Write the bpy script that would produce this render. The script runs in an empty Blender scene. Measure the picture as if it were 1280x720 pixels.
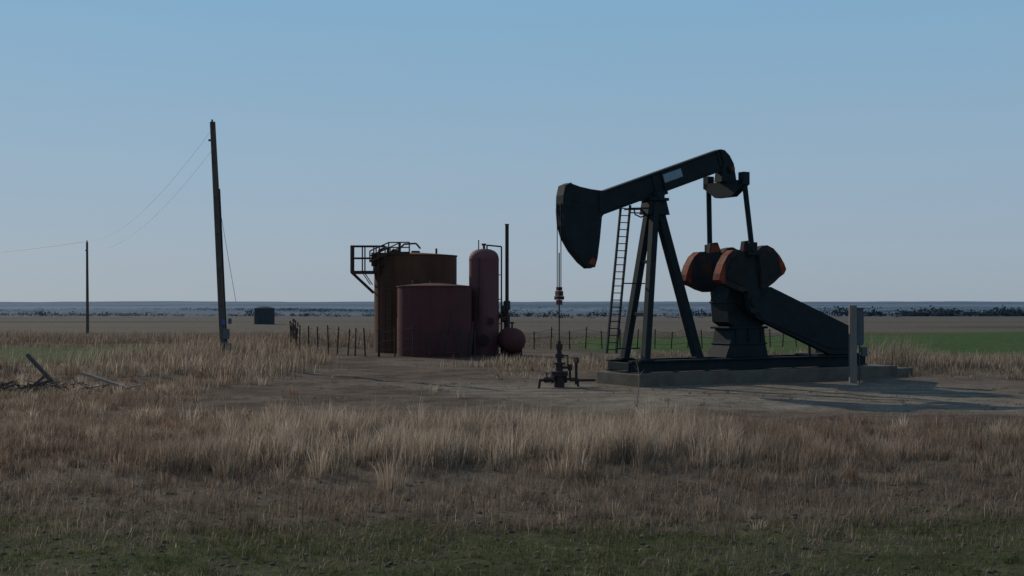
import bpy, math, random
import numpy as np
from mathutils import Vector, Matrix
random.seed(7); rng=np.random.default_rng(11)
sc=bpy.context.scene
sc.view_settings.view_transform='Standard'; sc.view_settings.look='None'; sc.view_settings.exposure=0
COL=sc.collection

# ------------------------------------------------------------ noise / terrain
def vnoise(x,y,seed=0):
    x=np.asarray(x,float); y=np.asarray(y,float)
    xi=np.floor(x); yi=np.floor(y); xf=x-xi; yf=y-yi
    def h(a,b):
        s=np.sin(a*127.1+b*311.7+seed*74.7)*43758.5453
        return s-np.floor(s)
    u=xf*xf*(3-2*xf); v=yf*yf*(3-2*yf)
    return (h(xi,yi)*(1-u)+h(xi+1,yi)*u)*(1-v)+(h(xi,yi+1)*(1-u)+h(xi+1,yi+1)*u)*v
def fbm(x,y,seed=0,o=4):
    t=0;a=.5;n=0
    for i in range(o):
        t=t+a*vnoise(np.asarray(x)*2**i,np.asarray(y)*2**i,seed+i*3); n+=a; a*=.5
    return t/n
def ss(e0,e1,x):
    t=np.clip((np.asarray(x,float)-e0)/(e1-e0),0,1); return t*t*(3-2*t)
def height(x,y):
    x=np.asarray(x,float); y=np.asarray(y,float)
    near=1-ss(100,180,y)
    z=(fbm(x/11,y/11,3)-.5)*.30*near+(fbm(x/1.6,y/1.6,9)-.5)*.12*near
    z=z+.35*ss(-11,-17,x)*ss(50,58,y)*(1-ss(85,110,y))
    z=z+.15*ss(33,30,y)*ss(22,26,y)
    pad=ss(15,9,np.hypot(x-9,(y-56)*1.2)); z=z*(1-pad)-.02*pad
    tk=ss(12,7,np.hypot(x+4,y-85)); z=z*(1-tk)
    far=np.interp(y,[0,260,420,1500,3000,6000,9000,13000],[0,0,-1.2,-13,-17,-9,4,8])
    z=z+far+(fbm(x/500,y/700,21)-.5)*14*ss(900,3000,y)+(fbm(x/900,y/2500,22)-.5)*18*ss(5000,9000,y)
    return z
def dirt(x,y):
    n=(fbm(x/5,y/3,31)-.5)*8
    n2=(fbm(x/1.5,y/1.0,35)-.5)*2.5
    a=ss(35.5,38.5,y+n*.45+n2-ss(2,14,x)*-2.5)*ss(62,57,y+n+n2-ss(18,26,x)*-4)*ss(-13.5,-9,x+n+n2*.6)
    cx=-5.5-(y-60)*.03
    b=ss(48,52,y)*ss(84,79,y+n*.5)*ss(6.3,4.2,np.abs(x-cx)+n*.25+n2*.5)
    c=ss(13,10.5,np.hypot(x+3.5,y-85)+n*.3)
    return np.clip(np.maximum(np.maximum(a,b),c),0,1)
def green_fg(x,y):
    return ss(21.6,19.2,y+(fbm(x/4,y/2,51)-.5)*5)
def green_l(x,y):
    return ss(-19,-21.5,x+(fbm(x/4,y/6,53)-.5)*5)*ss(61,64,y+(fbm(x/6,y/6,55)-.5)*5)*ss(91,86,y+(fbm(x/6,y/6,56)-.5)*5)
def green_r(x,y):
    return ss(3,7,x)*ss(86,90,y+np.clip(x,0,40)*.2)*ss(122,119,y-np.clip(x-10,0,60)*.6)

# ------------------------------------------------------------ material helpers
def mat(name):
    m=bpy.data.materials.new(name); m.use_nodes=True
    return m,m.node_tree.nodes,m.node_tree.links,m.node_tree.nodes['Principled BSDF']
def simple(name,c1,c2,scale=4,rough=.6,metal=0,bump=.1,c3=None,stretch=(1,1,1),bscale=None,lo=.35,hi=.65,spec=.3):
    m,N,L,b=mat(name)
    tc=N.new('ShaderNodeTexCoord'); mp=N.new('ShaderNodeMapping'); mp.inputs['Scale'].default_value=stretch
    L.new(tc.outputs['Object'],mp.inputs['Vector'])
    n=N.new('ShaderNodeTexNoise'); n.inputs['Scale'].default_value=scale; n.inputs['Detail'].default_value=8; n.inputs['Roughness'].default_value=.65
    L.new(mp.outputs[0],n.inputs['Vector'])
    r=N.new('ShaderNodeValToRGB'); r.color_ramp.elements[0].position=lo; r.color_ramp.elements[1].position=hi
    r.color_ramp.elements[0].color=(*c1,1); r.color_ramp.elements[1].color=(*c2,1)
    if c3:
        e=r.color_ramp.elements.new(min(hi+.12,.98)); e.color=(*c3,1)
    L.new(n.outputs['Fac'],r.inputs['Fac']); L.new(r.outputs['Color'],b.inputs['Base Color'])
    b.inputs['Roughness'].default_value=rough; b.inputs['Metallic'].default_value=metal; b.inputs['Specular IOR Level'].default_value=spec
    n2=N.new('ShaderNodeTexNoise'); n2.inputs['Scale'].default_value=bscale or scale*5; n2.inputs['Detail'].default_value=5
    L.new(mp.outputs[0],n2.inputs['Vector'])
    bp=N.new('ShaderNodeBump'); bp.inputs['Strength'].default_value=bump; bp.inputs['Distance'].default_value=.03
    L.new(n2.outputs['Fac'],bp.inputs['Height']); L.new(bp.outputs[0],b.inputs['Normal'])
    return m
M={}
M['jack']=simple('dark_green_paint',(.009,.016,.019),(.017,.026,.030),1.6,.75,0,.15,(.030,.027,.022),spec=.2)
M['jack2']=simple('worn_black_steel',(.011,.013,.015),(.022,.023,.023),2.5,.75,0,.2,(.04,.028,.02),spec=.2)
M['orange']=simple('orange_paint',(.045,.018,.012),(.22,.040,.018),2.2,.7,0,.1,(.30,.055,.022),spec=.15,lo=.32,hi=.52)
M['weight']=simple('weathered_red_paint',(.015,.019,.021),(.026,.023,.022),1.8,.75,0,.15,(.075,.026,.017),spec=.2,lo=.35,hi=.53)
M['redclamp']=simple('red_paint',(.12,.025,.018),(.20,.035,.022),4,.5)
M['label']=simple('label_plate',(.18,.25,.29),(.25,.32,.36),6,.6)
M['conc']=simple('concrete',(.095,.080,.064),(.15,.127,.104),1.5,.9,0,.4,(.08,.066,.05))
M['rust']=simple('rusty_tank',(.088,.040,.024),(.125,.057,.035),1.2,.85,0,.15,(.060,.030,.020),(1,1,.22),spec=.15)
M['maroon']=simple('maroon_tank',(.088,.031,.029),(.115,.041,.038),1.1,.75,0,.1,(.066,.029,.024),(1,1,.22),spec=.15)
M['pink']=simple('faded_maroon_vessel',(.135,.055,.055),(.17,.070,.069),1.0,.7,0,.1,(.10,.042,.036),(1,1,.25),spec=.15)
M['rsteel']=simple('rusty_steel',(.045,.024,.018),(.070,.035,.025),5,.8,0,.2)
M['pipe']=simple('dark_pipe',(.025,.02,.02),(.045,.03,.026),5,.7,0,.2)
M['wood']=simple('weathered_wood',(.065,.052,.044),(.13,.105,.085),3,.9,0,.5,(.05,.04,.03),(6,6,.4))
M['wood2']=simple('grey_wood',(.16,.14,.12),(.23,.20,.175),3,.9,0,.5,(.10,.09,.08),(6,6,.4))
M['grey']=simple('grey_enclosure',(.075,.085,.092),(.11,.12,.128),3,.6,0,.05)
M['blue']=simple('blue_tag',(.03,.09,.2),(.05,.12,.25),3,.5)
M['wire']=simple('wire',(.10,.11,.12),(.14,.15,.16),3,.5)
M['fwire']=simple('fence_wire',(.03,.03,.03),(.05,.05,.05),3,.5)
M['fence']=simple('fence_steel',(.035,.025,.02),(.07,.045,.035),5,.8)
M['dist']=simple('distant_tank',(.045,.052,.058),(.06,.068,.074),.5,.9,spec=.1)
M['pale']=simple('pale_board',(.24,.17,.14),(.34,.25,.21),3,.8)

# ------------------------------------------------------------ mesh builder
class B:
    def __init__(s): s.v=[];s.f=[];s.m=[];s.s=[]
    def add(s,vs,fs,m=0,sm=False):
        o=len(s.v); s.v+= [tuple(v) for v in vs]
        for f in fs: s.f.append([i+o for i in f]); s.m.append(m); s.s.append(sm)
    def box(s,c,d,m=0,rot=None):
        c=Vector(c); R=rot or Matrix.Identity(3)
        vs=[c+R@Vector((sx*d[0]/2,sy*d[1]/2,sz*d[2]/2)) for sx in(-1,1) for sy in(-1,1) for sz in(-1,1)]
        s.add(vs,[(0,1,3,2),(4,6,7,5),(0,4,5,1),(2,3,7,6),(0,2,6,4),(1,5,7,3)],m)
    def beam(s,p,q,w,h,m=0,up=(0,0,1)):
        p=Vector(p);q=Vector(q);x=(q-p).normalized();u=Vector(up)
        y=u.cross(x)
        if y.length<1e-3: y=Vector((0,1,0)).cross(x)
        y.normalize(); z=x.cross(y)
        R=Matrix((x,y,z)).transposed()
        s.box((p+q)/2,((q-p).length,w,h),m,R)
    def cyl(s,p,q,r,r2=None,n=16,m=0,caps=True):
        p=Vector(p);q=Vector(q);r2=r if r2 is None else r2
        a=(q-p).normalized(); t=Vector((0,0,1)) if abs(a.z)<.9 else Vector((1,0,0))
        x=a.cross(t).normalized(); y=a.cross(x)
        A=[];Bq=[]
        for i in range(n):
            c=math.cos(2*math.pi*i/n);d=math.sin(2*math.pi*i/n); o=x*c+y*d
            A.append(p+o*r);Bq.append(q+o*r2)
        s.add(A+Bq,[(i,i+n,(i+1)%n+n,(i+1)%n) for i in range(n)],m,True)
        if caps:
            s.add(A,[tuple(range(n))],m); s.add(Bq,[tuple(reversed(range(n)))],m)
    def tube(s,pts,r,n=8,m=0):
        for a,b in zip(pts[:-1],pts[1:]): s.cyl(a,b,r,n=n,m=m,caps=True)
    def poly(s,pts,t,m=0,rims={}):
        t=Vector(t); P=[Vector(p)-t/2 for p in pts];Q=[Vector(p)+t/2 for p in pts];n=len(P)
        s.add(P,[tuple(range(n))],m); s.add(Q,[tuple(reversed(range(n)))],m)
        for i in range(n):
            j=(i+1)%n
            s.add([P[i],P[j],Q[j],Q[i]],[(0,1,2,3)],rims.get(i,m))
    def lathe(s,c,prof,n=48,m=0):
        c=Vector(c);V=[];F=[]
        for r,z in prof:
            for i in range(n):
                a=2*math.pi*i/n; V.append(c+Vector((r*math.cos(a),r*math.sin(a),z)))
        for k in range(len(prof)-1):
            for i in range(n):
                j=(i+1)%n; F.append((k*n+i,k*n+j,(k+1)*n+j,(k+1)*n+i))
        s.add(V,F,m,True)
    def done(s,name,mats,parent=None,bevel=0):
        me=bpy.data.meshes.new(name); me.from_pydata(s.v,[],s.f)
        for x in mats: me.materials.append(M[x] if isinstance(x,str) else x)
        me.polygons.foreach_set('material_index',s.m); me.polygons.foreach_set('use_smooth',s.s); me.update()
        o=bpy.data.objects.new(name,me); COL.objects.link(o)
        if parent: o.parent=parent
        if bevel:
            bm=o.modifiers.new('bevel','BEVEL'); bm.width=bevel; bm.segments=2; bm.limit_method='ANGLE'
        return o
def empty(name,loc=(0,0,0),rz=0):
    e=bpy.data.objects.new(name,None); COL.objects.link(e); e.location=loc; e.rotation_euler=(0,0,rz); return e

# ------------------------------------------------------------ ground
def axis(lo,hi,step,far,g=1.09):
    a=list(np.arange(lo,hi+.001,step)); d=step
    while a[-1]<far: d*=g; a.append(a[-1]+d)
    return a
ys=np.array([-200,-120,-70,-40,-20,-8,0,6]+axis(10,110,.4,13000,1.03))
xp=axis(0,36,.45,9000,1.06); xs=np.array([-a for a in xp[:0:-1]]+xp)
X,Y=np.meshgrid(xs,ys); Z=height(X,Y)
nx,ny=len(xs),len(ys)
D=dirt(X,Y)
def mix(a,b,t): return a*(1-t[...,None])+np.array(b)*t[...,None]
n1=fbm(X/6,Y/6,71); n2=fbm(X/1.5,Y/1.5,72)
C=np.zeros(X.shape+(3,))+np.array((.112,.081,.058))
C=mix(C,(.170,.13,.094),ss(.4,.65,n1))
C=mix(C,(.092,.063,.047),ss(.5,.7,n2)*.6)
C=mix(C,(.058,.066,.026),green_fg(X,Y)*.8)
sandy=ss(-4,2,X+(n1-.5)*8)*ss(24,17,X+(n1-.5)*10)*ss(37.5,41,Y+(n1-.5)*5+(n2-.5)*3)*ss(57,52,Y+(n1-.5)*4)
dc=mix(np.zeros(X.shape+(3,))+np.array((.135,.100,.074)),(.090,.062,.045),ss(.38,.62,n2))
dc=mix(dc,(.17,.135,.105),ss(.55,.7,n1)*.6)
dc=mix(dc,(.215,.180,.136),sandy*(.55+.45*ss(.3,.6,n2)))
for off in(-1.0,1.0,3.0,4.8):
    yc=46+off+ss(-2,-12,X)*6+np.sin(X*.12)*1.2
    dc=mix(dc,(.070,.050,.038),np.exp(-((Y-yc)/.30)**2)*.65*ss(.3,.55,fbm(X/3,Y/3,76)))
C=C*(1-D[...,None])+dc*D[...,None]
C=mix(C,(.058,.092,.027),green_l(X,Y)*.8)
fld=ss(88,100,Y)
stripe=fbm(X/260,Y/26,81)
fc=mix(np.zeros(X.shape+(3,))+np.array((.095,.076,.056)),(.14,.113,.086),ss(.4,.6,stripe))
fc=mix(fc,(.07,.072,.045),ss(.55,.66,fbm(X/300,Y/40,83)))
C=C*(1-fld[...,None])+fc*fld[...,None]
C=mix(C,(.058,.100,.028),green_r(X,Y)*(.8+.2*ss(.4,.6,fbm(X/8,Y/5,93))))
fr=fbm(X/500,Y/120,91)
fv=mix(np.zeros(X.shape+(3,))+np.array((.045,.055,.05)),(.25,.215,.17),ss(.42,.58,fr))
fv=mix(fv,(.06,.085,.055),ss(.6,.7,fbm(X/500,Y/200,92)))
C=mix(C,(0,0,0),ss(320,600,Y))+fv*ss(320,600,Y)[...,None]
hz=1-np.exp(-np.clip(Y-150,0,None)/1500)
C=mix(C,(.125,.178,.230),hz)  # aerial haze painted into the ground colour, bluer with distance
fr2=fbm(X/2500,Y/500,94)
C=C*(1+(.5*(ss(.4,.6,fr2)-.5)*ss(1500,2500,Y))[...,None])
C=mix(C,(.135,.19,.245),ss(4500,9000,Y)*.8)  # more painted haze, pulling the farthest land towards the sky tone
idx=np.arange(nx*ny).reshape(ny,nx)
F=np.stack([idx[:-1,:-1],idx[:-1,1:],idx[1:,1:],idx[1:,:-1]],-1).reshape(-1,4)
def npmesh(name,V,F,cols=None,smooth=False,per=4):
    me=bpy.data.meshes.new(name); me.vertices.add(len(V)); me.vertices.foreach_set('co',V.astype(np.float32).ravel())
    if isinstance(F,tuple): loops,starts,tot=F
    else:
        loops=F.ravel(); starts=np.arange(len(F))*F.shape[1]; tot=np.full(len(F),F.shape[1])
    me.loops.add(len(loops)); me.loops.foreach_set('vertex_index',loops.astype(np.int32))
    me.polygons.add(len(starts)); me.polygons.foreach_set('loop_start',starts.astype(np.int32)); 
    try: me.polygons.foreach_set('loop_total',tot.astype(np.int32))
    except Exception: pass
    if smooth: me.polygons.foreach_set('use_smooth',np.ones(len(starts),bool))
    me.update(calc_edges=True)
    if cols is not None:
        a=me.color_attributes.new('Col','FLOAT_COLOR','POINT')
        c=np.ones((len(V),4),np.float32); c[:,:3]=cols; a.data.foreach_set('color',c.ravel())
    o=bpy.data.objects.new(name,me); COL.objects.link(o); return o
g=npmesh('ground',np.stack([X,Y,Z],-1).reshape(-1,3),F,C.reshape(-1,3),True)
m,N,L,b=mat('ground_soil')
at=N.new('ShaderNodeAttribute'); at.attribute_name='Col'
tc=N.new('ShaderNodeTexCoord')
def noise(sc_,det=6,rough=.6):
    n=N.new('ShaderNodeTexNoise'); n.inputs['Scale'].default_value=sc_; n.inputs['Detail'].default_value=det; n.inputs['Roughness'].default_value=rough
    L.new(tc.outputs['Object'],n.inputs['Vector']); return n
na=noise(1.2,10,.75); nb=noise(9,6,.7)
r=N.new('ShaderNodeMapRange'); r.inputs[1].default_value=.3; r.inputs[2].default_value=.7; r.inputs[3].default_value=.5; r.inputs[4].default_value=1.5
L.new(na.outputs['Fac'],r.inputs[0])
r2=N.new('ShaderNodeMapRange'); r2.inputs[1].default_value=.3; r2.inputs[2].default_value=.7; r2.inputs[3].default_value=.7; r2.inputs[4].default_value=1.3
L.new(nb.outputs['Fac'],r2.inputs[0])
mm=N.new('ShaderNodeMath'); mm.operation='MULTIPLY'; L.new(r.outputs[0],mm.inputs[0]); L.new(r2.outputs[0],mm.inputs[1])
vm=N.new('ShaderNodeVectorMath'); vm.operation='SCALE'; L.new(at.outputs['Color'],vm.inputs[0]); L.new(mm.outputs[0],vm.inputs['Scale'])
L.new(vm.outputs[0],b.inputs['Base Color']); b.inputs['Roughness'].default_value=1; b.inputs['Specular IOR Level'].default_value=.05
bp=N.new('ShaderNodeBump'); bp.inputs['Strength'].default_value=.8; bp.inputs['Distance'].default_value=.09
nc=noise(4,10,.7); L.new(nc.outputs['Fac'],bp.inputs['Height']); L.new(bp.outputs[0],b.inputs['Normal'])
g.data.materials.append(m)

# ------------------------------------------------------------ grass
gm,N,L,b=mat('grass_blades')
at=N.new('ShaderNodeAttribute'); at.attribute_name='Col'
L.new(at.outputs['Color'],b.inputs['Base Color']); b.inputs['Roughness'].default_value=.8; b.inputs['Specular IOR Level'].default_value=.12
tr=N.new('ShaderNodeBsdfTranslucent'); L.new(at.outputs['Color'],tr.inputs['Color'])
mx=N.new('ShaderNodeMixShader'); mx.inputs[0].default_value=.42
L.new(b.outputs[0],mx.inputs[1]); L.new(tr.outputs[0],mx.inputs[2]); L.new(mx.outputs[0],N['Material Output'].inputs['Surface'])
def blades(x,y,h,w,col,lean=.35,la=None,l=None):
    n=len(x); z=height(x,y)-.02
    a=rng.uniform(0,2*np.pi,n); wx=np.cos(a)*w/2; wy=np.sin(a)*w/2
    if la is None: la=rng.normal(.4,1.3,n)
    if l is None: l=np.abs(rng.normal(0,lean,n))*h+.05*h
    lx=np.cos(la)*l; ly=np.sin(la)*l
    V=np.zeros((n,5,3))
    V[:,0]=np.stack([x-wx,y-wy,z],-1); V[:,1]=np.stack([x+wx,y+wy,z],-1)
    mxx=x+lx*.35; myy=y+ly*.35; mz=z+h*.6
    V[:,2]=np.stack([mxx+wx*.75,myy+wy*.75,mz],-1); V[:,3]=np.stack([mxx-wx*.75,myy-wy*.75,mz],-1)
    V[:,4]=np.stack([x+lx,y+ly,z+h*(1-.25*np.minimum(l/h,1.4))],-1)
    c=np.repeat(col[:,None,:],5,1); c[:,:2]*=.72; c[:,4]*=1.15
    return V.reshape(-1,3),c.reshape(-1,3)
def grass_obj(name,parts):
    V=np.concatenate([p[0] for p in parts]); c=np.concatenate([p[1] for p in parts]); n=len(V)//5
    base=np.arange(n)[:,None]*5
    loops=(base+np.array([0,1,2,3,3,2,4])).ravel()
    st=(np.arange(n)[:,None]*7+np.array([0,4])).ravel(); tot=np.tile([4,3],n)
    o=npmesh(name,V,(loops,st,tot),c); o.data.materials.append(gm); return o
def scatter(y0,y1,dens,keep,xlim=None,k=.43,mg=4):
    xm=k*y1+mg
    lo,hi=(-xm,xm) if xlim is None else xlim
    n=int((hi-lo)*(y1-y0)*dens)
    x=rng.uniform(lo,hi,n); y=rng.uniform(y0,y1,n)
    ok=np.abs(x)<k*y+mg; x=x[ok];y=y[ok]
    ok=rng.random(len(x))<keep(x,y); return x[ok],y[ok]
def cols(n,pal,jit=.2):
    pal=np.array(pal); c=pal[rng.integers(0,len(pal),n)]
    return c*(1+rng.normal(0,jit,n))[:,None].clip(.4,1.7)
def tufts(cx,cy,h,nb,rad,w,palf,spread=.5):
    """bunch-grass: nb blades fanning outwards from every centre"""
    n=len(cx); X_=np.repeat(cx,nb); Y_=np.repeat(cy,nb); H=np.repeat(h,nb); R=np.repeat(rad,nb)
    a=rng.uniform(0,2*np.pi,n*nb); t=rng.random(n*nb)**.6
    x=X_+np.cos(a)*R*t; y=Y_+np.sin(a)*R*t
    hh=H*rng.uniform(.55,1.1,n*nb)*(1-.25*t)
    l=hh*(.06+spread*t*rng.uniform(.3,1.1,n*nb))
    tint=np.repeat(rng.normal(1,.16,n).clip(.6,1.4),nb)[:,None]
    return blades(x,y,hh,rng.uniform(w*.6,w*1.3,n*nb),np.repeat(palf,nb,0)*tint*rng.normal(1,.2,(n*nb,1)).clip(.5,1.5),la=a+rng.normal(0,.4,n*nb),l=l)
GR=[(.088,.112,.036),(.110,.132,.048),(.070,.088,.03),(.130,.128,.058)]
DRY=[(.345,.265,.187),(.28,.21,.149),(.405,.317,.232),(.22,.162,.114)]
RED=[(.26,.16,.11),(.22,.132,.09),(.31,.20,.14)]
PALE=[(.48,.385,.285),(.415,.33,.24),(.54,.445,.34)]
BR=[(.225,.17,.126),(.178,.132,.098),(.28,.212,.158),(.145,.108,.082)]
x,y=scatter(11,23.5,560,lambda x,y:green_fg(x,y)*(.18+.95*ss(.40,.6,fbm(x/.8,y/.6,61))))
p1=blades(x,y,rng.uniform(.03,.12,len(x)),rng.uniform(.006,.013,len(x)),cols(len(x),GR,.28),.6)
x,y=scatter(12,23,5,lambda x,y:green_fg(x,y)*ss(.40,.6,fbm(x/2,y/1.5,62)))
p1b=tufts(x,y,rng.uniform(.08,.2,len(x)),24,rng.uniform(.05,.14,len(x)),.009,cols(len(x),GR,.2),1.0)
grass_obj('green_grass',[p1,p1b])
x,y=scatter(11,23,110,lambda x,y:green_fg(x,y)*ss(.40,.62,fbm(x/1.6,y/1.2,63)))
parts=[blades(x,y,rng.uniform(.05,.2,len(x)),rng.uniform(.005,.011,len(x)),cols(len(x),DRY+BR),.9)]
x,y=scatter(12,24,16,lambda x,y:ss(.45,.6,fbm(x/1.2,y/1.2,64)))
parts.append(blades(x,y,rng.uniform(.04,.10,len(x)),rng.uniform(.010,.016,len(x)),cols(len(x),PALE),3.0))
x,y=scatter(17.5,28.5,460,lambda x,y:(1-green_fg(x,y)*.93)*(.20+.80*ss(.38,.6,fbm(x/1.0,y/.8,65))))
f=fbm(x/2.5,y/1.5,67)
parts.append(blades(x,y,(.07+.28*rng.random(len(x))**1.5)*(.5+f)*1.0,rng.uniform(.005,.012,len(x)),cols(len(x),BR+BR+DRY,.28),.6))
x,y=scatter(18.5,28.5,4.5,lambda x,y:(1-green_fg(x,y)*.8)*ss(.36,.58,fbm(x/2.2,y/1.6,68)))
parts.append(tufts(x,y,rng.uniform(.14,.42,len(x)),34,rng.uniform(.06,.2,len(x)),.009,cols(len(x),BR+BR+DRY,.15),.8))
x,y=scatter(18,30,14,lambda x,y:ss(.45,.6,fbm(x/3,y/2,69))*(.25+.75*ss(-1,-5,x)))
parts.append(blades(x,y,rng.uniform(.3,.75,len(x)),rng.uniform(.008,.014,len(x)),cols(len(x),[(.09,.06,.045),(.15,.10,.07),(.22,.15,.10)]),.35))
def band(x,y):
    e=(fbm(x/2.2,y*0,73)-.5)*4.5
    return ss(25.2,26.4,y+e)*ss(34.0,31.5,y+e)
def bandcol(x,y,jit=.22):
    tall=ss(-8,-5,x)*ss(6.5,3.5,x)
    c=cols(len(x),PALE+PALE+DRY,jit); cr=cols(len(x),RED+DRY+BR,jit)
    t=np.clip(tall*.95+.10+1.3*(fbm(x/2,y/1.5,77)-.5)+(rng.random(len(x))>.62)*.2,0,1)[:,None]
    return c*t+cr*(1-t),tall
x,y=scatter(23.5,36,360,lambda x,y:band(x,y)*(.04+1.0*ss(.42,.57,fbm(x/.7,y/.7,75)))*(1-.6*ss(4,9,x)))
cc_,tall=bandcol(x,y)
hh=(.38+.34*tall)*(.30+1.4*fbm(x/.8,y/.8,75))*(.45+1.1*fbm(x/2.4,y/2.4,78))*rng.uniform(.55,1.15,len(x))*(1-.2*ss(5,8,x))
parts.append(blades(x,y,hh,rng.uniform(.007,.015,len(x)),cc_,.28))
x,y=scatter(23.0,36.5,4.6,lambda x,y:np.maximum(band(x,y),.10)*(.25+.75*ss(.38,.58,fbm(x/1.8,y/1.6,74)))*(1-.35*ss(5,10,x)))
cc_,tall=bandcol(x,y,.12)
parts.append(tufts(x,y,(.42+.42*tall)*(.4+1.1*fbm(x/2.4,y/2.4,78))*rng.uniform(.7,1.25,len(x)),55,rng.uniform(.10,.28,len(x)),.012,cc_,.5))
x,y=scatter(31,46,150,lambda x,y:(1-dirt(x,y))*(.12+.88*ss(.4,.6,fbm(x/1.2,y/1.2,79))))
f=fbm(x/2.5,y/2.5,85)
parts.append(blades(x,y,(.12+.45*f)*rng.uniform(.5,1.2,len(x)),rng.uniform(.010,.02,len(x)),cols(len(x),DRY+BR+RED),.45))
x,y=scatter(31,60,1.6,lambda x,y:(1-dirt(x,y)*.985)*ss(.36,.56,fbm(x/3,y/2.5,84))*(~((np.abs(x-9.5)<8)&(np.abs(y-57)<5)))*(1-ss(-6,2,x)*ss(44,48,y)))
parts.append(tufts(x,y,rng.uniform(.25,.75,len(x)),36,rng.uniform(.12,.32,len(x)),.016,cols(len(x),DRY+PALE+RED,.12),.6))
x,y=scatter(35,60,.9,lambda x,y:dirt(x,y)*ss(.46,.62,fbm(x/3,y/3,86))*(~((np.abs(x-9.5)<8)&(np.abs(y-57)<5))))
parts.append(tufts(x,y,rng.uniform(.05,.22,len(x)),14,rng.uniform(.04,.12,len(x)),.014,cols(len(x),DRY+BR),.9))
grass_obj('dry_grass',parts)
parts=[]
def kd(x,y):
    box=((np.abs(x-9.5)<8)&(np.abs(y-57)<5))
    return (1-dirt(x,y))*(1-green_l(x,y)*.93)*(1-green_r(x,y))*(.15+.85*ss(.4,.6,fbm(x/2,y/2,87)))*(~box)
x,y=scatter(44,75,62,kd)
f=fbm(x/3,y/3,89); L_=ss(-7,-10,x); 
hh=(.12+.33*f+.65*L_*ss(.42,.6,f)*ss(50,56,y))*rng.uniform(.5,1.2,len(x))*(1-.35*ss(-20,-24,x))
parts.append(blades(x,y,hh,rng.uniform(.015,.028,len(x)),cols(len(x),DRY+DRY+PALE+BR,.28),.3))
x,y=scatter(54,84,1.1,lambda x,y:kd(x,y)*ss(.36,.56,fbm(x/4,y/4,88))*(1-green_l(x,y)))
parts.append(tufts(x,y,rng.uniform(.45,1.15,len(x))*(.75+.35*ss(-6,-10,x)),32,rng.uniform(.2,.5,len(x)),.024,cols(len(x),DRY+PALE+BR,.12),.55))
x,y=scatter(75,125,22,kd)
f=fbm(x/5,y/4,90)
hh=(.15+.8*ss(.38,.62,f)*(.3+.7*ss(-6,-10,x)+.25*ss(12,18,x)))*rng.uniform(.5,1.2,len(x))
parts.append(blades(x,y,hh,rng.uniform(.03,.05,len(x)),cols(len(x),DRY+BR+BR),.3))
def clump(cx,cy,rx,ry,n,h,w,pal):
    x=cx+rng.normal(0,rx,n); y=cy+rng.normal(0,ry,n)
    return blades(x,y,h*rng.uniform(.45,1.1,n),np.full(n,w),cols(n,pal),.25)
for cx,cy,rx,ry,n,h in [(19.0,63.5,.8,.7,500,1.9),(21.5,66,1.5,1,500,1.0),(24.5,66,2,1,700,.9),(28,68,2,1,600,.7),(3,70,2.5,.8,900,.6),(0,68,2,.7,700,.5),(5,67,2,.6,500,.6),
                       (-15.3,69,1.6,1,900,1.2),(-12.5,64,1.5,1.2,900,1.0),(-18,66,2,1.5,900,.9),(-13,58,1.2,1,700,.8),(-16.5,74,2,1.5,900,1.3)]:
    parts.append(clump(cx,cy,rx,ry,n,h,.022,DRY+PALE+BR))
grass_obj('meadow_grass',parts)

def rocks(name,n,gen,pal,sz):
    x,y=gen(n); n=len(x)
    o=np.array([[1,0,0],[-1,0,0],[0,1,0],[0,-1,0],[0,0,1],[0,0,-1]],float)
    f=np.array([[0,2,4],[2,1,4],[1,3,4],[3,0,4],[2,0,5],[1,2,5],[3,1,5],[0,3,5]])
    s=sz*(.4+rng.random(n)**4*1.8)
    a=rng.uniform(0,6.28,n); V=o[None]*rng.uniform(.6,1.3,(n,6,1))*s[:,None,None]*np.array([1,1,.5])
    ca,sa=np.cos(a)[:,None],np.sin(a)[:,None]
    vx=V[:,:,0]*ca-V[:,:,1]*sa; vy=V[:,:,0]*sa+V[:,:,1]*ca
    V=np.stack([vx+x[:,None],vy+y[:,None],V[:,:,2]+height(x,y)[:,None]+s[:,None]*.05],-1)
    Fq=(np.arange(n)[:,None,None]*6+f[None]).reshape(-1,3)
    c=np.repeat(cols(n,pal,.25),6,0)
    ob=npmesh(name,V.reshape(-1,3),Fq,c); ob.data.materials.append(m_rock)
m_rock,N,L,b=mat('clod_soil'); at=N.new('ShaderNodeAttribute'); at.attribute_name='Col'; L.new(at.outputs['Color'],b.inputs['Base Color']); b.inputs['Roughness'].default_value=1
def gd(n):
    x=rng.uniform(-16,26,n);y=rng.uniform(35,60,n);k=(dirt(x,y)>.4)&~((np.abs(x-9.5)<8)&(np.abs(y-57)<5)&(y>52)); return x[k],y[k]
rocks('gravel',4000,gd,[(.14,.105,.078),(.18,.145,.11)],.024)
def gf(n):
    y=rng.uniform(12,24,n); x=rng.uniform(-1,1,n)*(.45*y+2); return x,y
rocks('soil_clods',6000,gf,[(.085,.064,.047),(.12,.09,.064)],.035)

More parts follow.
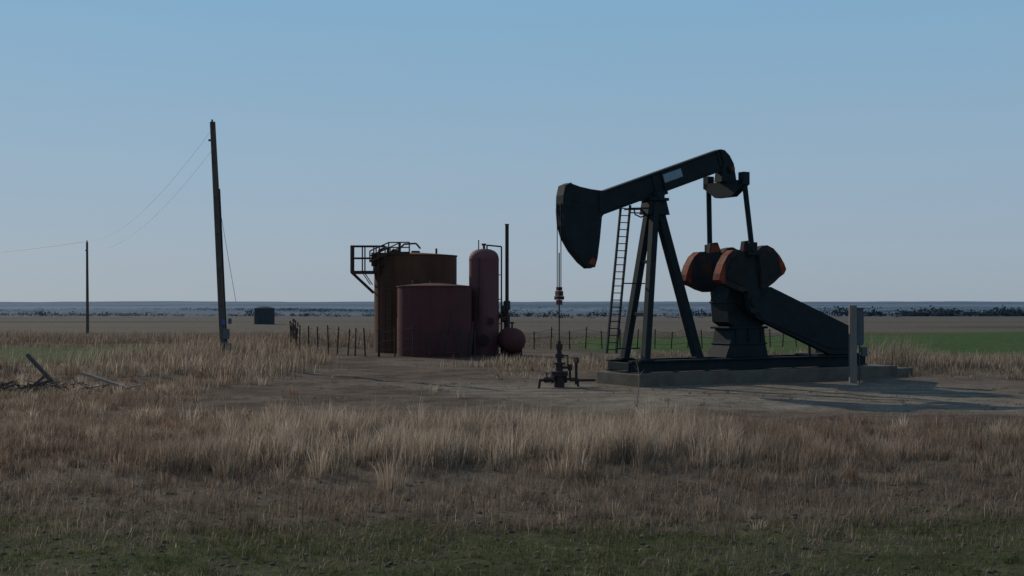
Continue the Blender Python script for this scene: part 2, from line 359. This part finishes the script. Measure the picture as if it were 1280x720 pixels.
# ------------------------------------------------------------ pumpjack
A=math.radians(30)
pj=empty('oil_pumpjack',(6.0,54.0,0),A)
JM=['jack','jack2','orange','redclamp','label','weight']
q=B()
for yy in(-.8,.8):
    q.box((4.8,yy,.56),(13.2,.32,.07)); q.box((4.8,yy,.97),(13.2,.32,.07)); q.box((4.8,yy,.765),(13.2,.06,.34))
for xx in(-1.75,-1,.6,2.3,3.6,5.4,7.2,8.8,10.2,11.3): q.box((xx,0,.76),(.22,1.52,.32))
q.box((9.8,0,1.04),(2.6,1.5,.08))
q.done('base_skid',JM,pj,.01)
q=B()
for sy in(-1,1):
    q.beam((-1.0,sy*.75,1.0),(-.08,sy*.17,7.62),.32,.28,0,(1,0,0))
    q.box((-1.0,sy*.75,1.03),(.6,.5,.07))
q.beam((2.32,0,1.0),(.12,0,7.62),.36,.36,0,(0,1,0)); q.box((2.3,0,1.03),(.6,.6,.07))
q.beam((-.75,-.62,2.9),(-.75,.62,2.9),.16,.16); q.beam((-.45,-.4,5.1),(-.45,.4,5.1),.14,.14)
q.poly([(-.55,0,7.1),(.6,0,7.1),(.42,0,7.72),(-.42,0,7.72)],(0,.6,0))
q.box((0,0,7.74),(.95,.85,.12)); 
q.cyl((0,-.46,7.92),(0,.46,7.92),.19,n=20)
q.box((0,-.34,7.86),(.5,.16,.34)); q.box((0,.34,7.86),(.5,.16,.34))
q.done('samson_post',JM,pj,.012)
b0=Vector((-2.9,0,7.42)); b1=Vector((3.55,0,9.62)); d=(b1-b0).normalized(); nrm=Vector((-d.z,0,d.x))
q=B()
q.beam(b0,b1,.30,.80)
q.beam(b0+nrm*.43,b1+nrm*.43,.44,.06); q.beam(b0-nrm*.43,b1-nrm*.43,.44,.06)
for t in(2.9,3.4,6.6): 
    c=b0+d*t; q.beam(c-nrm*.395,c+nrm*.395,.40,.03)
q.poly([b1+nrm*.46,b1+d*.22+nrm*.36,b1+d*.42+nrm*.05,b1+d*.52-nrm*.35,b1+d*.46-nrm*.62,b1+d*.12-nrm*.72,b1-nrm*.46],(0,.42,0))
sd=b0.lerp(b1,.44); q.box(sd-nrm*.51,(.9,.55,.12),0,Matrix((d,Vector((0,1,0)),nrm)).transposed())
o_=Vector((0,-.165,0))
q.poly([b0+d*(3.5)+nrm*.26+o_,b0+d*4.5+nrm*.26+o_,b0+d*4.5-nrm*.10+o_,b0+d*3.5-nrm*.10+o_],(0,.02,0),4)
tb=b1+d*.22-nrm*.5
q.cyl(tb+Vector((0,-.36,0)),tb+Vector((0,.36,0)),.17,m=0); q.cyl(tb+Vector((0,-.37,0)),tb+Vector((0,-.40,0)),.08,m=2)
q.done('walking_beam',JM,pj,.012)
q=B()
hp=[(-2.72,7.98),(-3.3,8.02),(-3.85,8.10),(-4.3,8.22),(-4.58,8.10),(-4.68,7.7),(-4.70,7.1),(-4.65,6.5),(-4.48,6.0),(-4.14,5.50),(-3.70,5.05),(-3.34,4.80),(-3.12,4.84),(-3.0,5.2),(-2.88,6.0),(-2.78,6.9),(-2.6,7.15)]
q.poly([(a,0,z) for a,z in hp],(0,.40,0),0,{10:2,11:2})
arc=hp[3:12]
for (a,z),(a2,z2) in zip(arc[:-1],arc[1:]): q.beam((a,0,z),(a2,0,z2),.05,.56,0,(0,1,0))
q.poly([(-3.46,-.212,5.0),(-3.14,-.212,4.90),(-3.06,-.212,5.1),(-3.25,-.212,5.25)],(0,.02,0),2)
for (a,z),(a2,z2) in [((-2.85,7.3),(-4.45,7.6)),((-2.85,7.0),(-4.35,6.05)),((-2.95,6.6),(-3.5,5.15))]: q.beam((a,-.205,z),(a2,-.205,z2),.02,.07,0)
q.box((-2.78,0,7.55),(.32,.5,.86))
q.done('horsehead',JM,pj,.015)
q=B()
for yy in(-.14,.14): q.cyl((-4.735,yy,7.4),(-4.735,yy,3.62),.018,n=6,m=1)
q.box((-4.73,0,3.58),(.16,.5,.14),1); q.box((-4.73,0,3.76),(.24,.24,.2),3); q.cyl((-4.73,0,3.3),(-4.73,0,3.5),.13,m=3,n=12)
q.cyl((-4.73,0,1.7),(-4.73,0,5.4),.026,n=8,m=1); q.box((-4.73,0,3.95),(.18,.18,.14),1)
q.done('bridle_and_polished_rod',JM,pj)
q=B()
ex,ez=3.88,8.45
q.poly([(ex,-1.30,ez+.22),(ex,1.30,ez+.22),(ex,1.30,ez-.02),(ex,.55,ez-.46),(ex,-.55,ez-.46),(ex,-1.30,ez-.02)],(.34,0,0))
q.poly([(ex-.45,0,ez+.2),(ex+.4,0,ez+.2),(ex+.25,0,ez+.95),(ex-.35,0,ez+.95)],(0,.5,0))
q.done('equalizer',JM,pj,.012)
q=B()
for s in(-1,1):
    q.cyl((ex,s*1.2,8.72),(4.12,s*1.42,5.75),.115,n=14)
    q.box((ex,s*1.2,8.72),(.34,.36,.55)); q.box((4.12,s*1.42,5.7),(.42,.24,.56)); q.cyl((4.12,s*1.2,5.7),(4.12,s*1.6,5.7),.14)
q.done('pitman_arms',JM,pj,.01)
q=B()
for s in(-1,1):
    yc=s*1.15
    cx,sz_=4.4,3.45; tx=4.10
    dirv=Vector((tx-cx,0,5.7-sz_)).normalized(); px_=Vector((dirv.z,0,-dirv.x))
    def P(a,b_): 
        v=Vector((cx,yc,sz_))+px_*a+dirv*b_; return v
    q.poly([P(-.32,-.35),P(-.2,-.5),P(.2,-.5),P(.32,-.35),P(.34,2.2),P(.2,2.62),P(-.2,2.62),P(-.34,2.2)],(0,.24,0),0)
    q.cyl((cx,yc-.2,sz_),(cx,yc+.2,sz_),.24)
    for e in(-1,1):
        w=[(.36,2.14),(.62,2.30),(.95,2.32),(1.28,2.14),(1.58,1.80),(1.80,1.42),(1.88,1.16),(1.74,.98),(1.45,.86),(1.1,.66),(.7,.50),(.36,.50)]
        q.poly([P(e*a,b_) for a,b_ in w],(0,.44,0),5,{2:2,3:2,4:2,5:2,6:2} if e*s<0 or s<0 else {3:2,4:2,5:2})
        q.poly([P(e*(.5+(a-.5)*.72),1.4+(b_-1.4)*.72)+Vector((0,s*.235,0)) for a,b_ in w],(0,.05,0),1)
        q.poly([P(e*a,b_)+Vector((0,-.225,0)) for a,b_ in [(1.46,1.88),(1.57,1.78),(1.79,1.40),(1.86,1.16),(1.72,1.0),(1.60,.96),(1.55,1.3)]],(0,.012,0),2)
    q.poly([P(a,b_)+Vector((0,-.13,0)) for a,b_ in [(-.3,2.2),(-.15,2.55),(.15,2.55),(.3,2.2)]],(0,.012,0),2)
q.cyl((4.4,-1.1,3.45),(4.4,1.1,3.45),.14)
q.done('cranks_and_counterweights',JM,pj,.02)
q=B()
q.poly([(3.55,0,2.55),(3.45,0,3.5),(3.7,0,4.05),(4.3,0,4.25),(5.1,0,4.15),(5.75,0,3.7),(5.85,0,2.6),(5.4,0,2.35),(3.9,0,2.35)],(0,1.1,0))
q.box((4.65,0,3.4),(2.5,1.2,.09)); q.cyl((5.2,-.7,3.4),(5.2,.7,3.4),.3); q.cyl((4.4,-.72,3.45),(4.4,.72,3.45),.42)
q.poly([(3.75,0,2.35),(5.5,0,2.35),(5.6,0,1.55),(5.75,0,1.02),(3.35,0,1.02),(3.6,0,1.6)],(0,1.2,0))
q.box((4.6,0,1.6),(2.1,1.3,.08)); q.box((4.6,0,2.3),(2.2,1.3,.1))
for xx in(3.9,4.6,5.3): q.box((xx,-.62,1.95),(.06,.1,.6))
q.done('gear_reducer',JM,pj,.03)
q=B()
gp=[(4.55,3.1),(4.6,3.75),(4.95,4.08),(5.6,4.08),(10.3,2.32),(10.72,1.9),(10.75,1.3),(10.5,1.06),(9.1,1.06),(4.8,2.72)]
q.poly([(a,-.78,z) for a,z in gp],(0,.34,0))
q.poly([(4.9+(a-4.9)*.93+.25,-.965,2.55+(z-2.55)*.82) for a,z in gp],(0,.03,0),0)
q.beam((8.0,-.78,1.0),(8.0,-.78,1.5),.1,.1)
q.done('belt_guard',JM,pj,.02)
q=B()
q.cyl((10.0,-.45,1.75),(10.0,.65,1.75),.42,n=24,m=1); q.box((10,.1,1.25),(.8,.9,.36),1); q.cyl((10.0,.65,1.75),(10.0,.8,1.75),.34,n=24,m=1)
q.done('electric_motor',JM,pj,.01)
q=B()
la,lb=Vector((-2.22,-.05,1.3)),Vector((-1.50,-.05,7.45)); hw=Vector((.235,0,0))
for e in(-1,1): q.beam(la+hw*e,lb+hw*e,.07,.09,0,(0,1,0))
for i in range(21):
    c=la.lerp(lb,(i+.5)/21); q.cyl(c-hw,c+hw,.022,n=6)
for z,t in((7.15,.95),(4.2,.47),(1.5,.03)):
    c=la.lerp(lb,t); q.beam(c+hw,(-.75+t*.55,0,c.z),.05,.05)
q.beam((-1.3,-.3,7.3),(-.3,-.3,7.35),.07,.07); 
q.beam((-1.3,-.3,7.3),(-1.3,.3,7.3),.07,.07); q.beam((-1.3,.3,7.3),(-.3,.3,7.35),.07,.07)
q.tube([(-1.25,-.3,7.3),(-1.2,-.3,7.05),(-.9,-.3,6.95),(-.5,-.3,7.1)],.03)
q.done('ladder',JM,pj)

pad=empty('concrete_pad',(6.0,54.0,0),A)
q=B(); q.box((5.4,0,.14),(14.6,3.1,.70)); q.done('slab',['conc'],pad,.04)
q=B(); q.box((13.3,-.7,.1),(1.1,1.4,.5)); q.done('step_block',['conc'],pad,.03)

wh=empty('wellhead',(6.0+math.cos(A)*-4.73,54-.5*4.73,-.05),A)
q=B()
q.cyl((0,0,-.1),(0,0,.55),.22); q.cyl((0,0,.5),(0,0,.58),.36,n=20); q.cyl((0,0,.60),(0,0,.68),.36,n=20)
q.cyl((0,0,.68),(0,0,1.0),.15); q.cyl((0,0,.95),(0,0,1.03),.24); q.cyl((0,0,1.03),(0,0,1.55),.10); q.cyl((0,0,1.2),(0,0,1.38),.17)
q.cyl((0,0,1.55),(0,0,1.78),.14); q.cyl((0,0,1.78),(0,0,1.9),.07)
q.tube([(0,0,.82),(.45,-.1,.82),(.45,-.1,.3),(1.6,-.2,.28)],.05)
q.cyl((.45,-.1,.95),(.45,-.1,.7),.10); q.cyl((.75,-.1,.12),(.75,-.1,1.05),.06); q.cyl((.7,-.1,1.1),(.8,-.1,1.1),.14,n=14)
q.tube([(0,0,.35),(-1.0,-.15,.35),(-1.05,-.15,.02)],.055); q.cyl((-.55,-.1,.35),(-.75,-.12,.35),.11); q.cyl((-.65,-.1,.42),(-.65,-.1,.62),.03)
q.cyl((-.65,-.1,.62),(-.65,-.1,.65),.14,n=14); q.cyl((-.35,-.06,.35),(-.42,-.06,.35),.15)
q.cyl((.2,0,.35),(.3,0,.35),.16); q.tube([(0,0,.35),(.9,.05,.35),(.95,.05,-.05)],.05)
q.tube([(.1,-.1,1.3),(.35,-.1,1.3),(.35,-.1,.85)],.03); q.cyl((0,-.35,.64),(0,-.2,.64),.05)
q.done('valve_tree',['pipe'],wh,0)

cp=empty('control_panel',(14.45,54.3,0))
q=B(); q.box((0,0,1.6),(.30,.2,3.35)); q.done('post',['wood2'],cp,.015)
q=B(); q.box((.26,.28,2.35),(.46,.32,1.55)); q.box((.26,.28,3.15),(.54,.4,.05)); q.box((.505,.28,2.3),(.03,.24,1.3)); q.cyl((.2,.28,-.1),(.2,.28,1.58),.04,n=10); q.cyl((.36,.28,-.1),(.36,.28,1.58),.03,n=10)
q.box((.55,.28,1.3),(.25,.2,.4))
q.done('enclosure',['grey'],cp,.015)

# ------------------------------------------------------------ tank battery
def tank(name,x,y,r,h,mt):
    e=empty(name,(x,y,0))
    q=B(); q.lathe((0,0,0),[(r,-.2),(r,h-.05)],72)
    for z in np.arange(1.5,h-.6,1.55): q.lathe((0,0,0),[(r+.008,z-.02),(r+.008,z+.02)],72)
    q.done('shell',[mt],e)
    q=B(); q.lathe((0,0,0),[(r+.05,h-.07),(r+.05,h)],72); q.lathe((0,0,0),[(r+.05,h),(r-.05,h+.002)],72); q.lathe((0,0,0),[(r,h-.07),(r+.05,h-.07)],72); q.done('top_rim',[mt],e)
    q=B(); q.lathe((0,0,0),[(r-.02,h+.005),(r*.5,h+.12),(.3,h+.20)],72); q.cyl((0,0,h+.15),(0,0,h+.32),.3,n=24); q.done('roof',[mt],e)
    q=B(); q.cyl((-.5*r,0,h+.05),(-.5*r,0,h+.40),.25,n=20); q.cyl((.5*r,.2,h+.05),(.5*r,.2,h+.5),.07); q.done('hatch',['rsteel'],e)
    q=B()
    q.box((0,-r-.02,.6),(.7,.06,.9)); q.tube([(.8,-r*.9,.3),(.8,-r-.7,.3),(1.6,-r-.7,.3)],.06); q.done('manway',[mt],e)
    return e
t1=tank('rusty_storage_tank',-6.63,88,2.83,6.62,'rust')
t2=tank('maroon_storage_tank',-4.97,82,2.38,4.45,'maroon')
cw=empty('tank_catwalk',(-6.63,88,0))
q=B()
def rail(pts,h=1.15,posts=1.0):
    for a,b_ in zip(pts[:-1],pts[1:]):
        a=Vector(a);b_=Vector(b_);n=max(1,int((b_-a).length/posts))
        for k in(.55,1): q.cyl(a+Vector((0,0,h*k)),b_+Vector((0,0,h*k)),.045,n=6)
        q.beam(a+Vector((0,0,.05)),b_+Vector((0,0,.05)),.03,.16)
        for i in range(n+1):
            c=a.lerp(b_,i/n); q.cyl(c,c+Vector((0,0,h)),.05,n=6)
q.box((-3.05,-1.2,5.38),(2.3,1.5,.1))
rail([(-1.9,-1.95,5.4),(-4.2,-1.95,5.4),(-4.2,-.45,5.4),(-1.9,-.45,5.4)],1.8,.75)
rail([(-2.9,-2.2,6.1),(-1.6,-2.6,6.65),(-.2,-2.9,6.65)],.75,.7); rail([(-2.4,-.45,6.1),(-1.0,-.6,6.75)],.75,.7)
for yy in(-1.9,-.5): q.beam((-4.15,yy,5.35),(-2.7,yy,4.0),.09,.09); q.beam((-3.4,yy,5.35),(-2.9,yy,4.6),.06,.06)
q.tube([(-1.2,-2.2,6.7),(-.6,-2.3,7.3),(.2,-2.3,7.35),(.5,-2.3,7.0)],.06)
q.box((-2.2,-1.2,6.3),(1.3,1.2,.9)); q.beam((-2.6,-1.9,5.5),(-1.2,-2.3,6.9),.12,.3)
for e in(-.22,.22): q.cyl((-1.6+e,-2.75,-.1),(-1.6+e,-2.75,6.6),.04,n=6)
for i in range(20): q.cyl((-1.82,-2.75,.3+i*.32),(-1.38,-2.75,.3+i*.32),.022,n=5)
q.tube([(-2.3,-2.2,-.1),(-2.3,-2.2,6.9),(-1.8,-2.2,7.1)],.06)
q.done('steel_walkway',['rsteel'],cw)
vs=empty('vertical_separator_vessel',(-1.84,84,0))
q=B(); r=.98
q.lathe((0,0,0),[(r,-.1),(r,6.2)],48); q.lathe((0,0,0),[(r,6.2),(r*.985,6.38),(r*.9,6.6),(r*.72,6.77),(r*.45,6.88),(.001,6.93)],48); q.lathe((0,0,0),[(r+.02,6.17),(r+.02,6.23)],48); q.done('shell',['pink'],vs)
q=B(); q.cyl((0,0,6.9),(0,0,7.2),.08); q.cyl((-.15,0,7.2),(.15,0,7.2),.07); q.cyl((0,-r-.0,1.0),(0,-r-.2,1.0),.35,n=20)
q.tube([(.2,0,6.9),(.2,-.1,7.15),(1.15,-.3,7.05),(1.15,-.3,.3)],.05); q.tube([(-.35,0,6.8),(-.35,0,7.5)],.035)
for z in(2,3.6,5.2): q.beam((.9,-.2,z),(1.15,-.3,z),.05,.05)
q.tube([(-.3,-.8,6.3),(-.3,-1.06,6.2),(-.3,-1.06,2.2)],.035)
q.box((.5,-1.0,2.2),(.35,.2,.4)); q.cyl((1.15,-.3,2.3),(1.45,-.3,2.3),.2,n=14)
q.done('piping',['rsteel'],vs)
st=empty('exhaust_stack',(-.33,84,0))
q=B(); q.cyl((0,0,2.6),(0,0,8.5),.12,n=16); q.cyl((0,0,2.9),(0,0,3.5),.22,n=16); q.cyl((0,0,2.6),(0,0,1.4),.2,n=14); q.tube([(0,0,2.9),(-.5,0,2.4),(-.9,0,2.4)],.14,12)
q.box((-.25,-.1,3.0),(.3,.3,.4)); q.cyl((0,0,1.4),(0,0,-.1),.09); q.cyl((0,0,8.5),(0,0,8.55),.15)
q.done('stack_pipe',['pipe'],st)
hv=empty('horizontal_drum',(-.05,82.3,0),math.radians(8))
q=B()
def hl(q,prof,c,n=32):
    V=[];F=[]
    for r_,y_ in prof:
        for i in range(n):
            a=2*math.pi*i/n; V.append(Vector(c)+Vector((r_*math.cos(a),y_,r_*math.sin(a))))
    for k in range(len(prof)-1):
        for i in range(n): j=(i+1)%n; F.append((k*n+i,(k+1)*n+i,(k+1)*n+j,k*n+j))
    q.add(V,F,0,True)
hl(q,[(.001,-1.45),(.4,-1.38),(.68,-1.2),(.8,-.95),(.8,.95),(.68,1.2),(.4,1.38),(.001,1.45)],(0,0,.98)); q.done('drum',['maroon'],hv)
q=B(); q.box((0,-.7,.15),(1.2,.2,.5)); q.box((0,.7,.15),(1.2,.2,.5)); q.cyl((0,-.4,1.75),(0,-.4,2.1),.06); q.cyl((-.12,-.4,2.1),(.12,-.4,2.1),.06); q.done('saddles',['rsteel'],hv,.01)

def fence(name,pts,sp,h,mt,rails=(.3,.6,.9)):
    e=empty(name,(0,0,0)); q=B(); w=B()
    for a,b_ in zip(pts[:-1],pts[1:]):
        a=Vector((*a,0));b_=Vector((*b_,0));n=max(1,round((b_-a).length/sp)); prev=None
        for i in range(n+1):
            c=a.lerp(b_,i/n)+Vector((random.uniform(-.15,.15),0,0)); z=float(height(c.x,c.y)); hh=h*random.uniform(.82,1.08); l=random.uniform(-.12,.12)
            base=Vector((c.x,c.y,z-.1)); top=Vector((c.x+l,c.y,z+hh)); q.cyl(base,top,.05,.045,n=7)
            if prev:
                for k in rails: w.cyl(prev[0].lerp(prev[1],k),base.lerp(top,k),.012,n=4,caps=False)
            prev=(base,top)
    q.done('posts',[mt],e); w.done('wires',['fwire'],e)
fence('steel_fence',[(-16.5,96),(-14.3,86),(-8.4,80),(-3,78.6),(-2.2,80)],1.05,1.9,'fence')
fence('field_fence',[(1.5,93),(8,94),(15.5,96),(22,99)],1.25,1.55,'fence')
lp=B()
for x_,dx in((-4.2,.5),(-3.3,-.35),(-2.6,.2)): lp.beam((x_,79,0),(x_+dx,79.2,3.0 if x_<-4 else 2.2),.09,.09)
lp.done('leaning_fence_rails',['rsteel'])

def pole(name,x,y,h,r,lean,detail):
    e=empty(name,(x,y,float(height(x,y))-.1)); q=B()
    q.cyl((0,0,-.2),(lean,0,h),r,r*.68,n=20); q.done('shaft',['wood'],e)
    q=B()
    if detail:
        q.cyl((lean+.0,-.1,h-.1),(lean,-.1,h+.12),.05); q.cyl((lean-.22,0,h-1.0),(lean-.12,0,h-1.0),.06,n=10)
        for i in range(6):
            t=.08+i*.15; q.box((lean*t,-r*.95,h*t),(.12,.05,.03))
        q.tube([(.18,-.08,0),(lean*.6+.13,-.06,h*.72)],.035,6)
        q.done('hardware',['pipe'],e)
        q=B(); q.box((.12,-.25,1.5),(.36,.2,.55)); q.box((.22,-.22,.75),(.30,.2,.5)); q.box((.30,-.1,2.2),(.16,.2,.3)); q.done('meter_box',['grey'],e,.015)
        q=B(); q.box((-.02,-.24,2.15),(.2,.03,.3)); q.done('tag',['blue'],e)
    else:
        q.cyl((lean,0,h-.1),(lean,0,h+.2),.06); q.cyl((lean-.15,-.1,h-.9),(lean+.05,-.1,h-.9),.07,n=10); q.done('hardware',['pipe'],e)
    return e
pole('utility_pole',-15.7,70,13.1,.22,-.70,True)
pole('utility_pole.001',-46.4,140,10.1,.17,-.1,False)
pole('utility_pole.002',-98,172,10.1,.17,0,False)
pl=empty('power_lines')
def wire(q,a,b_,sag,r=.012,n=24):
    a=Vector(a);b_=Vector(b_);pts=[]
    for i in range(n+1):
        t=i/n;p=a.lerp(b_,t);p.z-=sag*4*t*(1-t);pts.append(p)
    for u,v in zip(pts[:-1],pts[1:]): q.cyl(u,v,r,n=4,caps=False)
q=B()
wire(q,(-16.4,70,12.9),(-46.5,140,10.1),1.6,.006); wire(q,(-16.3,70,11.9),(-46.5,140,9.2),1.8,.006)
wire(q,(-46.5,140,10.1),(-98,172,10.1),1.2,.02)
wire(q,(-16.15,69.9,9.6),(-15.2,70.5,3.4),.0,.012)
q.done('wires',['wire'],pl)

dt=empty('distant_storage_tank',(-38.7,200,float(height(-38.7,200))-.1))
q=B(); q.lathe((0,0,0),[(1.6,0),(1.6,2.6)],24); q.lathe((0,0,0),[(1.6,2.6),(.8,2.85),(.001,2.9)],24); q.box((0,-1.62,1.2),(.7,.05,1.0)); q.done('shell',['dist'],dt)
def gz(x,y): return float(height(x,y))
q=B(); q.beam((-17.4,49.5,gz(-17.4,49.5)-.05),(-19.0,50.2,1.35),.12,.12); q.done('leaning_post',['wood'])
q=B(); q.beam((-16.2,48.2,gz(-16.2,48.2)+.75),(-14.2,47.4,gz(-14.2,47.4)+.22),.10,.11); q.beam((-14.9,48.2,gz(-14.9,48.2)+.12),(-14.0,48.6,gz(-14,48.6)+.28),.08,.05); q.done('fallen_board',['pale'],None,.01)
q=B()
for a,b_ in [((-18.6,47.5,.1),(-16.9,47.1,.5)),((-20.5,48,.35),(-18.2,47.2,.15)),((-17.8,46.8,.1),(-17.0,46.9,.75)),((-19.8,47,.2),(-19.2,47.6,.9))]:
    q.beam((a[0],a[1],gz(a[0],a[1])+a[2]),(b_[0],b_[1],gz(b_[0],b_[1])+b_[2]),.1,.09)
q.done('broken_post_pile',['wood'])
q=B()
for i in range(150):
    x_=random.gauss(-18.9,1.7);y_=random.gauss(47.2,.5); a=random.uniform(0,3.14);l=random.uniform(.3,1.0);z=gz(x_,y_)
    q.cyl((x_,y_,z+random.uniform(0,.4)),(x_+l*math.cos(a),y_+l*math.sin(a)*.5,z+random.uniform(0,.55)),.026,.01,n=5)
q.done('brush_pile',['wood'])
q=B()
zz=gz(4.1,42); q.cyl((4.1,42,zz-.05),(4.18,42,zz+.9),.02,.012,n=6); q.cyl((4.18,42,zz+.9),(4.05,42,zz+1.6),.012,.006,n=5)
for i in range(7):
    a=random.uniform(0,6.28);z=zz+.5+i*.14; q.cyl((4.15,42,z),(4.15+.18*math.cos(a),42+.18*math.sin(a),z+.2),.008,.004,n=4)
q.done('dead_sapling',['pale'])

# ------------------------------------------------------------ distant trees
def trees(name,spec,c1,c2,nq=60):
    mt=simple(name+'_foliage',c1,c2,.05,1.0,0,0,spec=.0)
    V=[];Fq=[]
    for (x,y,h,w) in spec:
        z0=gz(x,y)-.6; n=nq
        k=rng.integers(2,5); cs=np.stack([rng.normal(0,w*.28,k),rng.normal(0,w*.2,k),rng.uniform(.22,.6,k)*h],-1)
        cc=cs[rng.integers(0,k,n)]+rng.normal(0,1,(n,3))*np.array([w*.2,w*.17,h*.17])
        cc[:,2]=np.clip(cc[:,2],0,h*1.05)
        for c in cc:
            s=rng.uniform(.35,.9)*h/8; d1=rng.normal(0,1,3);d1/=np.linalg.norm(d1);d2=np.cross(d1,rng.normal(0,1,3));d2/=np.linalg.norm(d2)
            b_=len(V); p=np.array([x,y,z0])+c
            V.extend([p-d1*s-d2*s*.7,p+d1*s-d2*s*.7,p+d1*s*.8+d2*s,p-d1*s+d2*s*.8]); Fq.append((b_,b_+1,b_+2,b_+3))
        b_=len(V); tw=.03*h; V.extend([np.array([x-tw,y,z0]),np.array([x+tw,y,z0]),np.array([x+tw*.5,y,z0+h*.6]),np.array([x-tw*.5,y,z0+h*.6])]); Fq.append((b_,b_+1,b_+2,b_+3))
    o=npmesh(name,np.array(V),np.array(Fq)); o.data.materials.append(mt)
sp=[]
for t0,t1,n,y0 in [(.25,.40,40,1050),(.30,.345,30,1000),(.355,.40,34,980),(.14,.25,20,1300),(-.02,.10,12,1350),(-.24,-.14,8,1500)]:
    for i in range(n):
        y=y0+random.uniform(-20,30); h=random.uniform(4,7)*random.choice([1,1,1.5]); sp.append((random.uniform(t0,t1)*y,y,h,h*random.uniform(1.1,2.0)))
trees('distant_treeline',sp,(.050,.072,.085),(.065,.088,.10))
sp=[]
for li in range(46):
    y0=random.choice([random.uniform(650,1200),random.uniform(1300,3600),random.uniform(1300,3600)]); t0=random.uniform(-.5,.45); L0=random.uniform(.03,.16)
    for i in range(int(14+L0*150)):
        y=y0*random.uniform(.996,1.004); h=random.uniform(1.8,3.6)*(1 if y0<1300 else 2.2); sp.append(((t0+random.random()*L0)*y,y,h,h*3.0))
trees('far_scrub',sp,(.072,.108,.14),(.092,.130,.165),22)  # pale blue foliage colour has distance haze painted in
sp=[]
for i in range(44):
    y=random.uniform(300,600); t=random.choice([random.uniform(-.02,.2),random.uniform(-.02,.2),random.uniform(-.4,.5)]); h=random.uniform(1.0,2.6); sp.append((t*y,y,h,h*1.8))
trees('field_bushes',sp,(.06,.066,.064),(.09,.092,.085),50)

# ------------------------------------------------------------ sun, sky, camera
EL=math.radians(27); AZ=math.radians(-38)
dv=Vector((math.sin(AZ)*math.cos(EL),math.cos(AZ)*math.cos(EL),math.sin(EL)))
sl=bpy.data.lights.new('sun','SUN'); sl.energy=2.5; sl.angle=math.radians(.5); sl.color=(1,.88,.73)
so=bpy.data.objects.new('sun',sl); COL.objects.link(so); so.rotation_euler=dv.to_track_quat('Z','Y').to_euler()
w=bpy.data.worlds.new('World'); sc.world=w; w.use_nodes=True; N=w.node_tree.nodes; L=w.node_tree.links
sk=N.new('ShaderNodeTexSky'); sk.sky_type='NISHITA'; sk.sun_disc=False; sk.sun_elevation=EL; sk.sun_rotation=AZ%(2*math.pi)
sk.air_density=1.0; sk.dust_density=.2; sk.ozone_density=3.0
tc=N.new('ShaderNodeTexCoord'); sx=N.new('ShaderNodeSeparateXYZ'); L.new(tc.outputs['Generated'],sx.inputs[0])
rp=N.new('ShaderNodeValToRGB'); cr=rp.color_ramp; L.new(sx.outputs['Z'],rp.inputs['Fac'])
S=.07
stops=[(0,(.300,.375,.455)),(.035,(.315,.395,.49)),(.10,(.295,.415,.535)),(.23,(.220,.415,.595)),(.45,(.15,.27,.43)),(1,(.11,.19,.31))]
cr.elements[0].position=0; cr.elements[0].color=(*stops[0][1],1); cr.elements[1].position=1; cr.elements[1].color=(*stops[-1][1],1)
for p_,c_ in stops[1:-1]:
    e=cr.elements.new(p_); e.color=(*c_,1)
sc1=N.new('ShaderNodeVectorMath'); sc1.operation='SCALE'; sc1.inputs['Scale'].default_value=1/S; L.new(rp.outputs['Color'],sc1.inputs[0])
mxr=N.new('ShaderNodeMix'); mxr.data_type='RGBA'; mxr.inputs[0].default_value=.90
L.new(sk.outputs[0],mxr.inputs[6]); L.new(sc1.outputs[0],mxr.inputs[7])
bg=N['Background']; bg.inputs['Strength'].default_value=S; L.new(mxr.outputs[2],bg.inputs['Color'])
cd=bpy.data.cameras.new('camera'); cd.lens=45; cd.sensor_width=36; cd.clip_end=30000; cd.clip_start=.1
co=bpy.data.objects.new('camera',cd); COL.objects.link(co); co.location=(0,0,3.4); co.rotation_euler=(math.radians(90)+math.atan(18/1600),0,0); sc.camera=co
